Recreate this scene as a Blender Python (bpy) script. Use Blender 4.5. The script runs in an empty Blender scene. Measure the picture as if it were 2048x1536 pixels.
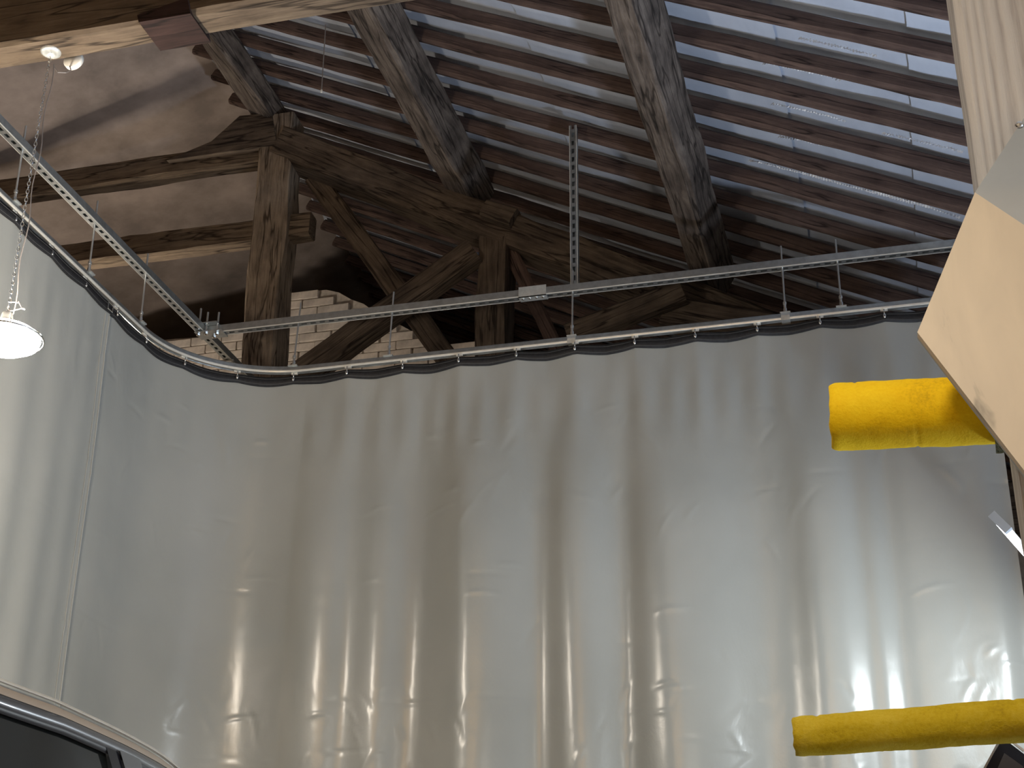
import bpy, bmesh, math, random
from mathutils import Vector, Matrix, noise
random.seed(7)
sc = bpy.context.scene
col = sc.collection
EYE = 1.0                                   # height of the camera above the floor
def V(x, y, z): return Vector((x, y, z + EYE))   # z is counted from eye level

# ------------------------------------------------------------------ camera
PITCH, ROLL, YAW, FPX = math.radians(24.85), math.radians(.54), math.radians(14.87), 3060.0
fh = Vector((-math.sin(YAW), math.cos(YAW), 0)); rt = Vector((math.cos(YAW), math.sin(YAW), 0)); up0 = Vector((0, 0, 1))
fwd = fh*math.cos(PITCH) + up0*math.sin(PITCH); upc = up0*math.cos(PITCH) - fh*math.sin(PITCH)
right = rt*math.cos(ROLL) + upc*math.sin(ROLL); upv = upc*math.cos(ROLL) - rt*math.sin(ROLL)
cam_d = bpy.data.cameras.new('camera'); cam = bpy.data.objects.new('camera', cam_d); col.objects.link(cam)
cam.matrix_world = Matrix(((right.x, upv.x, -fwd.x, 0), (right.y, upv.y, -fwd.y, 0), (right.z, upv.z, -fwd.z, EYE), (0, 0, 0, 1)))
cam_d.sensor_width = 36; cam_d.lens = 36*FPX/2048; cam_d.clip_start = .05
sc.camera = cam
# ------------------------------------------------------------------ sky and exposure
w = bpy.data.worlds.new('overcast_sky'); sc.world = w; w.use_nodes = True
bg = w.node_tree.nodes['Background']; bg.inputs[0].default_value = (.66, .72, .82, 1); bg.inputs[1].default_value = 2.3
sc.view_settings.view_transform = 'Standard'; sc.view_settings.look = 'None'
sc.view_settings.gamma = 1; sc.view_settings.use_curve_mapping = False; sc.view_settings.exposure = 0.0
FILL_FLOOD_W, LED_W = 70, 20
# ------------------------------------------------------------------ materials
def nodes(name):
    m = bpy.data.materials.new(name); m.use_nodes = True
    nt = m.node_tree; return m, nt, nt.nodes['Principled BSDF']
def tex(nt, scale, kind='Object'):
    tc = nt.nodes.new('ShaderNodeTexCoord'); mp = nt.nodes.new('ShaderNodeMapping')
    mp.inputs['Scale'].default_value = scale; nt.links.new(tc.outputs[kind], mp.inputs[0]); return mp.outputs[0]
def noi(nt, vec, sc_, det=4, rough=.6, dist=0):
    n = nt.nodes.new('ShaderNodeTexNoise'); n.inputs['Scale'].default_value = sc_; n.inputs['Detail'].default_value = det
    n.inputs['Roughness'].default_value = rough; n.inputs['Distortion'].default_value = dist
    nt.links.new(vec, n.inputs['Vector']); return n.outputs['Fac']
def ramp(nt, fac, stops):
    r = nt.nodes.new('ShaderNodeValToRGB'); e = r.color_ramp.elements
    while len(e) < len(stops): e.new(.5)
    for el, (p, c) in zip(e, stops): el.position = p; el.color = (*c, 1)
    nt.links.new(fac, r.inputs[0]); return r.outputs[0]
def bump(nt, p, fac, strength, dist):
    b = nt.nodes.new('ShaderNodeBump'); b.inputs['Strength'].default_value = strength; b.inputs['Distance'].default_value = dist
    nt.links.new(fac, b.inputs['Height']); nt.links.new(b.outputs[0], p.inputs['Normal']); return b
def wood(name, c0, c1, c2, rough=.8, grain=1.0, bs=.6, bd=.006):
    m, nt, p = nodes(name)
    v = tex(nt, (1.2, 14*grain, 14*grain))
    f1 = noi(nt, v, 3, 6, .65, .6)
    f2 = noi(nt, tex(nt, (2.5, 3, 3)), 2, 4)
    mx = nt.nodes.new('ShaderNodeMath'); mx.operation = 'MULTIPLY_ADD'; mx.inputs[1].default_value = .6
    nt.links.new(f1, mx.inputs[0]); 
    m2 = nt.nodes.new('ShaderNodeMath'); m2.operation = 'MULTIPLY'; m2.inputs[1].default_value = .4; nt.links.new(f2, m2.inputs[0])
    nt.links.new(m2.outputs[0], mx.inputs[2])
    base_c = ramp(nt, mx.outputs[0], [(.32, c0), (.5, c1), (.68, c2)])
    f3 = noi(nt, tex(nt, (.55, 7*grain, 7*grain)), 2.2, 3, .5, .35)
    ck = ramp(nt, f3, [(.470, (1, 1, 1)), (.497, (.12, .10, .09)), (.503, (.12, .10, .09)), (.530, (1, 1, 1))])
    ml = nt.nodes.new('ShaderNodeMixRGB'); ml.blend_type = 'MULTIPLY'; ml.inputs[0].default_value = .85
    nt.links.new(base_c, ml.inputs[1]); nt.links.new(ck, ml.inputs[2]); nt.links.new(ml.outputs[0], p.inputs['Base Color'])
    p.inputs['Roughness'].default_value = rough; p.inputs['Specular IOR Level'].default_value = .25
    bump(nt, p, f1, bs, bd); return m
def plain(name, c, rough=.5, metal=0, spec=.5, nscale=0, var=.15, bs=0, bd=.002):
    m, nt, p = nodes(name)
    p.inputs['Roughness'].default_value = rough; p.inputs['Metallic'].default_value = metal; p.inputs['Specular IOR Level'].default_value = spec
    p.inputs['Base Color'].default_value = (*c, 1)
    if nscale:
        f = noi(nt, tex(nt, (1, 1, 1)), nscale, 5)
        lo = tuple(x*(1-var) for x in c); hi = tuple(min(1, x*(1+var)) for x in c)
        nt.links.new(ramp(nt, f, [(.35, lo), (.65, hi)]), p.inputs['Base Color'])
        if bs: bump(nt, p, f, bs, bd)
    return m
def emit(name, c, s):
    m, nt, p = nodes(name); p.inputs['Base Color'].default_value = (*c, 1)
    p.inputs['Emission Color'].default_value = (*c, 1); p.inputs['Emission Strength'].default_value = s; return m
M = {}
M['oak'] = wood('sooty_old_timber', (.035, .025, .019), (.10, .075, .056), (.19, .145, .105))
M['king'] = wood('pale_brown_old_timber', (.09, .07, .052), (.27, .215, .165), (.42, .345, .265), bs=.9, bd=.01)
M['purlin'] = wood('cracked_grey_brown_timber', (.02, .016, .014), (.11, .088, .074), (.22, .182, .152), grain=.8, bs=.9, bd=.012)
M['joist'] = wood('reddish_brown_rafter_wood', (.04, .024, .021), (.085, .055, .046), (.15, .10, .08), grain=1.4)
M['tie'] = wood('warm_brown_tie_beam', (.05, .035, .024), (.115, .085, .058), (.18, .137, .095))
M['collar'] = wood('brown_collar_beam', (.07, .05, .035), (.17, .13, .095), (.26, .20, .14))
M['redblock'] = wood('dark_red_painted_wood', (.012, .006, .005), (.026, .013, .011), (.045, .024, .02))
M['galv'] = plain('galvanised_steel', (.52, .55, .56), .38, .9, .5, 30, .12)
M['galv_pale'] = plain('bright_zinc_plate', (.72, .74, .72), .42, .7, .5, 40, .1)
M['rail'] = plain('zinc_plated_rail', (.95, .92, .84), .30, .35, .5, 12, .08)
M['rod'] = plain('threaded_steel', (.66, .67, .66), .35, .9)
M['steel'] = plain('polished_steel', (.8, .8, .78), .18, 1)
M['band'] = plain('black_webbing_band', (.018, .018, .020), .6, 0, .4, 60, .3, .3)
M['stitch'] = plain('grey_stitching', (.10, .10, .10), .7)
M['white'] = plain('white_plastic', (.8, .78, .72), .4)
M['cord'] = plain('clear_grey_cord', (.22, .20, .19), .45)
M['concrete'] = plain('concrete_floor', (.45, .43, .40), .7, 0, .4, 3, .2, .2)
M['plaster'] = plain('sooty_plaster', (.25, .21, .18), .9, 0, .2, 2.5, .3, .3)
M['mortar'] = plain('dirty_white_mortar', (.56, .51, .45), .95, 0, .2, 20, .2, .4)
M['brick'] = plain('whitewashed_brick', (.66, .60, .54), .9, 0, .2, 9, .22, .5, .004)
M['foam'] = None

# pvc curtain
m, nt, p = nodes('grey_pvc_tarpaulin'); M['pvc'] = m
f = noi(nt, tex(nt, (1, 1, .6)), 5, 5, .6, .4); f2 = noi(nt, tex(nt, (1, 1, 1)), 260, 2)
nt.links.new(ramp(nt, noi(nt, tex(nt, (1, 1, 1)), 1.3, 3), [(.3, (.355, .365, .345)), (.7, (.415, .42, .395))]), p.inputs['Base Color'])
p.inputs['Roughness'].default_value = .25; p.inputs['Specular IOR Level'].default_value = .6
b1 = bump(nt, p, f, .22, .012); b2 = nt.nodes.new('ShaderNodeBump'); b2.inputs['Strength'].default_value = .06; b2.inputs['Distance'].default_value = .001
nt.links.new(f2, b2.inputs['Height']); nt.links.new(b1.outputs[0], b2.inputs['Normal']); nt.links.new(b2.outputs[0], p.inputs['Normal'])
# roof membrane
m, nt, p = nodes('grey_roof_membrane'); M['membrane'] = m
nt.links.new(ramp(nt, noi(nt, tex(nt, (3, 1, 1)), 3, 5), [(.3, (.42, .465, .55)), (.7, (.50, .545, .635))]), p.inputs['Base Color'])
p.inputs['Roughness'].default_value = .5; bump(nt, p, noi(nt, tex(nt, (2, 1, 1)), 9, 4), .25, .008)
M['brownsheet'] = plain('brown_dusty_sheeting', (.30, .25, .225), .8, 0, .25, 2.2, .3, .4, .02)
M['foil'] = plain('crinkled_silver_foil', (.95, .93, .94), .35, .25, .5, 80, .1, .5, .003)  # near-white base, lamp glints on the foil put into the colour
# weathered post: rings running along the local length
m, nt, p = nodes('weathered_grey_wood'); M['greywood'] = m
mp = tex(nt, (.55, 9, 9)); wv = nt.nodes.new('ShaderNodeTexWave'); wv.wave_type = 'RINGS'; wv.rings_direction = 'X'
wv.inputs['Scale'].default_value = 2.6; wv.inputs['Distortion'].default_value = 4.5; wv.inputs['Detail'].default_value = 2; wv.inputs['Detail Scale'].default_value = .7
nt.links.new(mp, wv.inputs['Vector'])
fib = noi(nt, tex(nt, (4, 90, 90)), 2, 4, .6, .3)
ad = nt.nodes.new('ShaderNodeMath'); ad.operation = 'MULTIPLY_ADD'; ad.inputs[1].default_value = .45; nt.links.new(wv.outputs['Fac'], ad.inputs[0])
mu = nt.nodes.new('ShaderNodeMath'); mu.operation = 'MULTIPLY'; mu.inputs[1].default_value = .55; nt.links.new(fib, mu.inputs[0]); nt.links.new(mu.outputs[0], ad.inputs[2])
nt.links.new(ramp(nt, ad.outputs[0], [(.12, (.31, .285, .275)), (.42, (.46, .44, .43)), (.75, (.51, .495, .485))]), p.inputs['Base Color'])
p.inputs['Roughness'].default_value = .85; bump(nt, p, ad.outputs[0], .7, .006)
# beige panel with scuffs
m, nt, p = nodes('beige_scuffed_board'); M['beige'] = m
sf = noi(nt, tex(nt, (9, 9, 2.2)), 1.6, 4, .55, .6)
nt.links.new(ramp(nt, sf, [(.27, (.30, .26, .20)), (.36, (.52, .44, .335)), (.7, (.58, .49, .37))]), p.inputs['Base Color']); p.inputs['Roughness'].default_value = .6
M['greyplate'] = plain('grey_painted_plate', (.32, .34, .355), .5, 0, .5, 5, .06)
# foam
for key, c_ in (('foam', ((.58, .36, .004), (.84, .54, .004), (.92, .66, .015))), ('foam_shaded', ((.34, .24, .006), (.50, .37, .010), (.60, .47, .05)))):  # second set is darker: weaker light on the lower sleeve put into colour
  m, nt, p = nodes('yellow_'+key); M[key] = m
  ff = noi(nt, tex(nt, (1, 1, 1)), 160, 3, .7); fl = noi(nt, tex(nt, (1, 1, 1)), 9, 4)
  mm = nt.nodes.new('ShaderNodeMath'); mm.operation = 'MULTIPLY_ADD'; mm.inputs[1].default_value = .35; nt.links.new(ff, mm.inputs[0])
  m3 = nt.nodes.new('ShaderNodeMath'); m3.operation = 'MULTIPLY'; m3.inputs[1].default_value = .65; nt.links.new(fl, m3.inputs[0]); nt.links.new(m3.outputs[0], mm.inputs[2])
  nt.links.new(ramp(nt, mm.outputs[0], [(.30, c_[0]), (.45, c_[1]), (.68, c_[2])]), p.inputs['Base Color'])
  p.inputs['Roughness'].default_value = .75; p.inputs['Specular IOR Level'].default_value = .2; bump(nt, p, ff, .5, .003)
M['paint'] = plain('silver_grey_car_paint', (.20, .205, .22), .25, .6, .6); M['paint'].node_tree.nodes['Principled BSDF'].inputs['Coat Weight'].default_value = .6
M['warm_reflection'] = plain('car_paint_warm_reflection', (.62, .52, .42), .3, .35, .6)  # car paint with the reflection of warm surroundings put into the colour
M['carblack'] = plain('dark_window_trim', (.025, .025, .03), .35)
M['glass'] = plain('tinted_car_glass', (.018, .02, .02), .06, 0, .7)
M['tyre'] = plain('tyre_rubber', (.02, .02, .02), .8)
M['gloss'] = plain('gloss_black', (.012, .012, .018), .12, 0, .6)
M['darkgrey'] = plain('dark_grey_panel', (.07, .07, .08), .35)
M['lampwhite'] = emit('warm_lamp_glow', (1.0, .88, .73), 250)
M['fill_near'] = emit('soft_white_fill_glow', (1.0, .91, .77), 150)  # glow of the added lamp near the post
M['fill_gold'] = emit('golden_fill_glow', (1.0, .58, .21), 280)  # glow of the added lamps behind the camera
M['ledwhite'] = emit('led_diffuser_glow', (.90, .97, 1.0), 14)
m, nt, p = nodes('clear_bubble_film'); M['film'] = m
p.inputs['Base Color'].default_value = (.35, .45, .40, 1); p.inputs['Roughness'].default_value = .08; p.inputs['Transmission Weight'].default_value = .5

# ------------------------------------------------------------------ builders
def link(name, me, mat, parent=None, smooth=False):
    o = bpy.data.objects.new(name, me); col.objects.link(o)
    if mat is not None and not me.materials: me.materials.append(mat)
    if smooth:
        for f in me.polygons: f.use_smooth = True
    if parent is not None: o.parent = parent
    return o
def mesh(vs, fs, name='mesh'):
    me = bpy.data.meshes.new(name); me.from_pydata([tuple(v) for v in vs], [], fs); me.update(); return me
def tag(o, label=None, cat=None, group=None, kind=None):
    if label: o['label'] = label
    if cat: o['category'] = cat
    if group: o['group'] = group
    if kind: o['kind'] = kind
    return o
def thing(name, label, cat, loc, group=None, kind=None):
    o = bpy.data.objects.new(name, None); col.objects.link(o); o.location = loc; o.empty_display_size = .1
    return tag(o, label, cat, group, kind)
class MB:
    def __init__(s): s.v = []; s.f = []
    def add(s, vs, fs):
        n = len(s.v); s.v += [Vector(v) for v in vs]; s.f += [tuple(i+n for i in q) for q in fs]
    def box(s, a, b):
        x0, y0, z0 = a; x1, y1, z1 = b
        s.add([(x0,y0,z0),(x1,y0,z0),(x1,y1,z0),(x0,y1,z0),(x0,y0,z1),(x1,y0,z1),(x1,y1,z1),(x0,y1,z1)],
              [(0,3,2,1),(4,5,6,7),(0,1,5,4),(1,2,6,5),(2,3,7,6),(3,0,4,7)])
    def tube(s, pts, r, n=10, cap=True):
        pts = [Vector(p) for p in pts]; rings = []
        rr = r if isinstance(r, (list, tuple)) else [r]*len(pts)
        ref = None
        for i, p_ in enumerate(pts):
            d = (pts[min(i+1, len(pts)-1)] - pts[max(i-1, 0)]).normalized()
            if ref is None: ref = d.orthogonal().normalized()
            ref = (ref - d*ref.dot(d)).normalized(); bi = d.cross(ref)
            rings.append([p_ + (ref*math.cos(2*math.pi*k/n) + bi*math.sin(2*math.pi*k/n))*rr[i] for k in range(n)])
        vs = [v for r_ in rings for v in r_]; fs = []
        for i in range(len(rings)-1):
            for k in range(n): fs.append((i*n+k, i*n+(k+1)%n, (i+1)*n+(k+1)%n, (i+1)*n+k))
        if cap: fs.append(tuple(reversed(range(n)))); fs.append(tuple(range((len(rings)-1)*n, len(rings)*n)))
        s.add(vs, fs)
    def lathe(s, prof, n=20, c=(0,0,0)):
        vs = []; fs = []; c = Vector(c)
        for r, z in prof:
            for k in range(n): vs.append(c + Vector((r*math.cos(2*math.pi*k/n), r*math.sin(2*math.pi*k/n), z)))
        for i in range(len(prof)-1):
            for k in range(n): fs.append((i*n+k, i*n+(k+1)%n, (i+1)*n+(k+1)%n, (i+1)*n+k))
        s.add(vs, fs)
    def prism(s, poly, off):
        n = len(poly); off = Vector(off); a = [Vector(p) for p in poly]
        s.add(a + [p + off for p in a], [tuple(reversed(range(n))), tuple(range(n, 2*n))] + [(i, (i+1) % n, n+(i+1) % n, n+i) for i in range(n)])
    def build(s, name, mat, parent=None, smooth=False, origin=None):
        o0 = Vector(origin) if origin is not None else Vector((0, 0, 0))
        o = link(name, mesh([v - o0 for v in s.v], s.f, name), mat, parent, smooth)
        if origin is not None and parent is None: o.location = o0
        elif origin is not None: o.location = o0 - parent.location
        return o
def child_world(o, parent):      # mesh given in world coordinates, parent an unrotated Empty
    o.location = -Vector(parent.location) + Vector(o.location); return o
def fixn(o):
    bm = bmesh.new(); bm.from_mesh(o.data); bmesh.ops.recalc_face_normals(bm, faces=bm.faces); bm.to_mesh(o.data); bm.free(); return o
def frame(p0, p1, up=(0, 0, 1)):
    x = (p1 - p0).normalized(); z = Vector(up); z = (z - x*z.dot(x)).normalized(); y = z.cross(x)
    mt = Matrix((x, y, z)).transposed().to_4x4(); mt.translation = p0; return mt
tseed = [0]
def timber_mesh(L, wd, ht, seg=.12, jit=.008, ch=.014):
    tseed[0] += 13.7
    n = max(3, int(L/seg)); vs = []; fs = []
    base = [(-wd/2+ch, -ht/2), (wd/2-ch, -ht/2), (wd/2, -ht/2+ch), (wd/2, ht/2-ch), (wd/2-ch, ht/2), (-wd/2+ch, ht/2), (-wd/2, ht/2-ch), (-wd/2, -ht/2+ch)]
    for i in range(n+1):
        x = L*i/n
        for k, (y, z) in enumerate(base):
            a = noise.noise((x*2.1, tseed[0]+k*3.1, 0))*jit + noise.noise((x*9, tseed[0]+k*1.7, 5))*jit*.5
            b = noise.noise((x*2.1, tseed[0]+k*3.1, 9))*jit + noise.noise((x*9, tseed[0]+k*1.7, 3))*jit*.5
            vs.append((x, y+a, z+b))
    for i in range(n):
        for k in range(8): fs.append((i*8+k, i*8+(k+1) % 8, (i+1)*8+(k+1) % 8, (i+1)*8+k))
    fs.append(tuple(reversed(range(8)))); fs.append(tuple(range(n*8, n*8+8)))
    return mesh(vs, [tuple(reversed(f)) for f in fs], 'timber')
def timber(name, p0, p1, wd, ht, mat, label=None, cat='beam', group=None, up=(0, 0, 1), jit=.008, parent=None):
    o = link(name, timber_mesh((p1-p0).length, wd, ht, jit=jit), mat, parent)
    fixn(o); o.matrix_world = frame(p0, p1, up)
    if label: tag(o, label, cat, group)
    return o

# ================================================================== SETTING
RS, RC = .537, 3.827                     # right slope: underside of the small rafters z = RC - RS x
AX = -4.05; AZ = RC - RS*AX; LSL = .30   # apex and left slope
RANG = math.atan(RS); rn = Vector((math.sin(RANG), 0, math.cos(RANG)))      # normal of the right slope (pointing up)
mb = MB(); mb.box((-9, -6, -.15), (9, 13, 0)); tag(mb.build('floor', M['concrete']), kind='structure')
mb = MB(); mb.box((-7.8, -5.2, 0), (-7.6, 11.6, 6.1)); tag(mb.build('wall_left', M['plaster']), kind='structure')
mb = MB(); mb.prism([Vector((-7.8, -5.2, 0)), Vector((2.9, -5.2, 0)), V(2.9, -5.2, RC-RS*2.9+.1), V(AX, -5.2, AZ+.14), V(-7.8, -5.2, AZ+.14-LSL*3.75)], (0, .2, 0)); tag(fixn(mb.build('wall_near', M['plaster'])), kind='structure')
mb = MB(); mb.box((2.72, -5.0, 0), (2.9, -.5, 3.38)); mb.box((2.72, 6.35, 0), (2.9, 11.4, 3.38)); mb.box((2.72, -.5, 2.15), (2.9, 6.35, 3.38))  # unseen wall, its opening added so sky light grazes the curtain
tag(mb.build('wall_right', M['plaster']), kind='structure')
mb = MB(); mb.box((-7.6, 11.4, 0), (2.9, 11.6, 7.2)); tag(mb.build('wall_far', M['plaster']), kind='structure')
# whitewashed brick wall behind the truss with a ragged top
def walltop(x):
    pts = [(-7.6, 5.05), (-5.2, 5.14), (-4.6, 5.12), (-4.26, 5.33), (-4.05, 5.41), (-3.85, 5.40), (-3.6, 5.24), (-3.31, 5.03), (-3.0, 4.86), (-2.9, 4.80), (-2.72, 4.84), (-2.55, 4.68), (0, 3.6), (3, 2.0), (5, 1.6)]
    for (a, za), (b, zb) in zip(pts, pts[1:]):
        if a <= x <= b: return za + (zb-za)*(x-a)/(b-a)
    return 1.6
WY = 9.3
mb = MB(); xs = [-7.6+.1*i for i in range(127)]
mb.prism([V(x, WY+.006, walltop(x)-.02+.02*noise.noise((x*9, 0, 0))) for x in xs] + [Vector((5.0, WY+.006, 0)), Vector((-7.6, WY+.006, 0))], (0, .22, 0))
wall_b = fixn(mb.build('wall_back', M['mortar'])); tag(wall_b, kind='structure')
bmx = bmesh.new(); bmesh.ops.create_cube(bmx, size=1)
for v in bmx.verts: v.co = Vector((v.co.x*.243, v.co.y*.05, v.co.z*.0655))
bmesh.ops.bevel(bmx, geom=list(bmx.edges), offset=.005, segments=1, affect='EDGES')
bme = bpy.data.meshes.new('brick'); bmx.to_mesh(bme); bmx.free(); bme.materials.append(M['brick'])
row = 0; z = 4.56
while z < 5.45:
    x = -5.45 + (.125 if row % 2 else 0)
    while x < -2.45:
        if z + .03 < walltop(x) - .005 + .03*noise.noise((x*5, z*5, 2)):
            o = bpy.data.objects.new('brick', bme); col.objects.link(o); o.parent = wall_b
            o.location = V(x + random.uniform(-.004, .004), WY + random.uniform(-.004, .006), z); o.rotation_euler = (0, random.uniform(-.012, .012), 0)
        x += .250
    z += .0715; row += 1

# roof skin: overlapping sheets on the right slope, brown sheet on the left slope
ceil = thing('ceiling', 'barn roof underside of overlapping grey membrane sheets and a brown left slope', None, (0, 0, 0), kind='structure')
SK = -.09                                 # small rafters lie slightly askew
JY0, JP = 5.17, .28
def jy(k, x): return JY0 + k*JP + SK*(x+.67)
def sheet(name, x0, x1, lift, mat):
    nx, ny = 14, 380; vs = []; fs = []
    for j in range(ny+1):
        y = -5.2 + 16.7*j/ny
        for i in range(nx+1):
            x = x0 + (x1-x0)*i/nx
            ph = ((y - jy(0, x))/JP) % 1.0
            sag = -.014*math.sin(math.pi*ph)**2 + .010*noise.noise((x*3.3, y*3.3, 1)) + .004*noise.noise((x*12, y*9, 4))
            zz = RC - RS*x
            vs.append(V(x, y, zz) + rn*(.097 + lift + sag))
    for j in range(ny):
        for i in range(nx):
            a = j*(nx+1)+i; fs.append((a, a+1, a+nx+2, a+nx+1))
    return link(name, mesh(vs, fs), mat, ceil, True)
laps = [AX - .05, -2.75, -1.55, -.38, .23, 1.15, 2.7]
for i in range(6): sheet('membrane_sheet', laps[i] - (.0 if i == 0 else .04), laps[i+1] + .04, .012 + .012*(i % 2), M['membrane'])
nx, ny = 40, 110; vs = []; fs = []
for j in range(ny+1):
    y = -5.2 + 16.7*j/ny
    for i in range(nx+1):
        x = AX + .06 - 3.7*i/nx
        vs.append(V(x, y, AZ + .09 + LSL*(x-AX) + .05*noise.noise((x*1.2, y*1.2, 7)) + .015*noise.noise((x*4, y*3, 2))))
for j in range(ny):
    for i in range(nx):
        a = j*(nx+1)+i; fs.append((a, a+nx+1, a+nx+2, a+1))
link('brown_sheet', mesh(vs, fs), M['brownsheet'], ceil, True)
vs = []
for y in (-5.2, 11.5): vs += [V(-4.7, y, AZ+.09-LSL*.65+.09), V(AX, y, AZ+.25), V(-3.45, y, RC+RS*3.45+.15)]
link('ridge_cap', mesh(vs, [(0, 3, 4, 1), (1, 4, 5, 2)]), M['brownsheet'], ceil)
# strips of crinkled foil hanging out along some rafters
def foil(x0, y0, x1, y1, wid, name='foil_strip'):
    n = int(abs(x1-x0)/.006); vs = []; fs = []
    for i in range(n+1):
        t = i/n; x = x0+(x1-x0)*t; y = y0+(y1-y0)*t
        wv_ = wid*(.35 + .65*abs(noise.noise((x*3.1, y0, 3))))*min(1, t*8, (1-t)*8)
        for k in range(4):
            u = k/3
            d = (.0035 if i % 2 else -.0035)*(1 + noise.noise((x*30, k, y0))) + random.uniform(-.003, .003)
            vs.append(V(x, y - wv_*u, RC - RS*x) + rn*(.040 + d - .012*u + .006*noise.noise((x*20, k*2.0, 1))))
    for i in range(n):
        for k in range(3): a = i*4+k; fs.append((a, a+4, a+5, a+1))
    return link(name, mesh(vs, fs), M['foil'], ceil)
for a in [(-.36, 6.09, .48, 5.965, .055), (-.53, 6.40, .41, 6.325, .07), (-.37, 5.52, -.05, 5.485, .05), (-.365, 5.825, -.05, 5.795, .035), (-.35, 7.47, .0, 7.43, .05), (-.2, 5.26, .1, 5.24, .02), (-1.35, 7.52, -1.0, 7.49, .03), (.1, 5.80, .42, 5.765, .02)]: foil(*a)

# ================================================================== TIMBER
GR = 'small rafters under the roof membrane'
for k in range(-9, 20):
    x0, x1 = AX+.02, 2.6
    p0 = V(x0, jy(k, x0)+.0225+random.uniform(-.012, .012), RC - RS*x0) + rn*.04
    p1 = V(x1, jy(k, x1)+.0225+random.uniform(-.012, .012), RC - RS*x1) + rn*.04
    timber('rafter', p0, p1, .048, .08, M['joist'], 'thin reddish-brown rafter spanning the purlins under grey roof membrane', 'rafter', GR, up=rn, jit=.006)
T = 7.40
def purl(x, z, wd, ht, y0, y1, label):
    # x, z: lower left edge of the timber; turned square to the slope
    a = Vector((math.cos(RANG), 0, -math.sin(RANG)))
    c = Vector((x, 0, z)) + a*wd/2 + rn*ht/2
    return timber('purlin', V(c.x, y0, c.z), V(c.x, y1, c.z), wd, ht, M['purlin'], label, 'beam', up=rn, jit=.014)
purl(-2.395, 4.875, .19, .20, -4.9, 7.62, 'dark cracked purlin resting on the sloping truss rafter above the post')
purl(-.955, 4.095, .165, .20, -4.9, 7.62, 'thick cracked grey-brown purlin ending near the foot of the truss rafter')
purl(-3.72, 5.65, .18, .145, -4.9, 7.62, 'dark purlin resting on top of the truss king post')
timber('king_post', V(-3.515, T+.11, 2.75), V(-3.515, T+.11, 5.60),   .215, .21, M['king'], 'thick upright king post with peeling surface at the truss head', 'post', up=(1, 0, 0), jit=.02)
timber('truss_tie_beam', V(-7.55, T+.11, 2.62), V(2.2, T+.11, 2.62), .22, .26, M['oak'], 'long tie beam hidden behind the grey curtain, carrying the truss posts', 'beam')
timber('principal_rafter', V(-3.50, T+.1, 5.40), V(.55, T+.1, 3.10), .21, .21, M['oak'], 'heavy sloping truss rafter falling from king post towards the eave', 'beam', jit=.018)
timber('truss_post', V(-2.09, T+.09, 2.75), V(-2.09, T+.09, 4.52), .185, .18, M['oak'], 'upright truss post under the sloping rafter and cracked purlin', 'post', up=(1, 0, 0), jit=.014)
timber('purlin_block', V(-2.13, T+.03, 4.675), V(-1.95, T+.03, 4.585), .2, .11, M['oak'], 'small wooden block wedged on the sloping rafter below the purlin', 'block', jit=.01)
timber('strut', V(-3.31, T+.2, 5.20), V(-2.35, T+.2, 3.76), .10, .13, M['oak'], 'narrow dark strut falling from king post head behind the thicker brace', 'beam', up=(1, 0, .3))
timber('brace', V(-3.42, T-.01, 3.60), V(-2.19, T-.01, 4.405), .12, .155, M['oak'], 'thick diagonal brace rising from king post foot to the truss post', 'beam', up=(0, 0, 1))
timber('strut', V(-2.00, T+.1, 4.43), V(-1.62, T+.1, 3.50), .10, .08, M['joist'], 'slim split strut falling away from truss post towards the eave', 'beam', up=(1, 0, 0))
timber('brace', V(-1.62, T-.12, 3.74), V(-.98, T-.12, 3.93), .10, .13, M['oak'], 'short dark brace under the lower end of the sloping rafter', 'beam')
timber('corbel', V(-1.10, T-.02, 3.86), V(-.25, T-.02, 3.60), .14, .17, M['oak'], 'dark corbel timber beneath the thick purlin end', 'beam')
timber('collar_beam', V(-7.55, T+.09, 5.355), V(-3.52, T+.09, 5.355), .115, .16, M['collar'], 'upper horizontal collar beam running from king post head', 'beam', jit=.012)
timber('collar_beam', V(-7.55, T+.12, 4.805), V(-3.27, T+.12, 4.805), .105, .165, M['collar'], 'lower horizontal collar beam passing king post with a short stub', 'beam', jit=.012)
mb = MB(); mb.prism([V(-4.25, T-.005, 5.36), V(-3.95, T-.005, 5.455), V(-3.77, T-.005, 5.62), V(-3.55, T-.005, 5.60), V(-3.5, T-.005, 5.36)], (0, .10, 0))
tag(fixn(mb.build('haunch_block', M['oak'], origin=V(-3.8, T, 5.4))), 'dark wedge-shaped haunch block on the upper collar beside king post', 'block')
timber('tie_beam', V(-7.55, 3.985, 3.45+.165), V(.02, 3.985, 3.45+.165), .134, .33, M['tie'], 'brown tie beam crossing overhead that carries the hanging lamp', 'beam', jit=.007)
timber('principal_rafter', V(-3.55, 3.985, 5.40), V(2.62, 3.985, 2.17), .14, .20, M['oak'], 'sloping truss rafter above the brown overhead tie beam', 'beam')
mb = MB(); mb.prism([V(-2.43, 3.903, 3.47), V(-2.24, 3.903, 3.51), V(-2.22, 3.903, 3.436), V(-2.42, 3.903, 3.436)], (0, .17, 0))
o = tag(fixn(mb.build('packing_block', M['redblock'], origin=V(-2.33, 3.98, 3.45))), 'dark red block fixed under the overhead brown tie beam', 'block')
# weathered post on the right
post = timber('timber_post', Vector((.217+.13, 2.60+.08, 0)), V(.217+.13, 2.60+.08, 3.30), .16, .26, M['greywood'], 'pale weathered timber post with raised grain beside the beige panel', 'post', up=(1, 0, 0), jit=.004)

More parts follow.
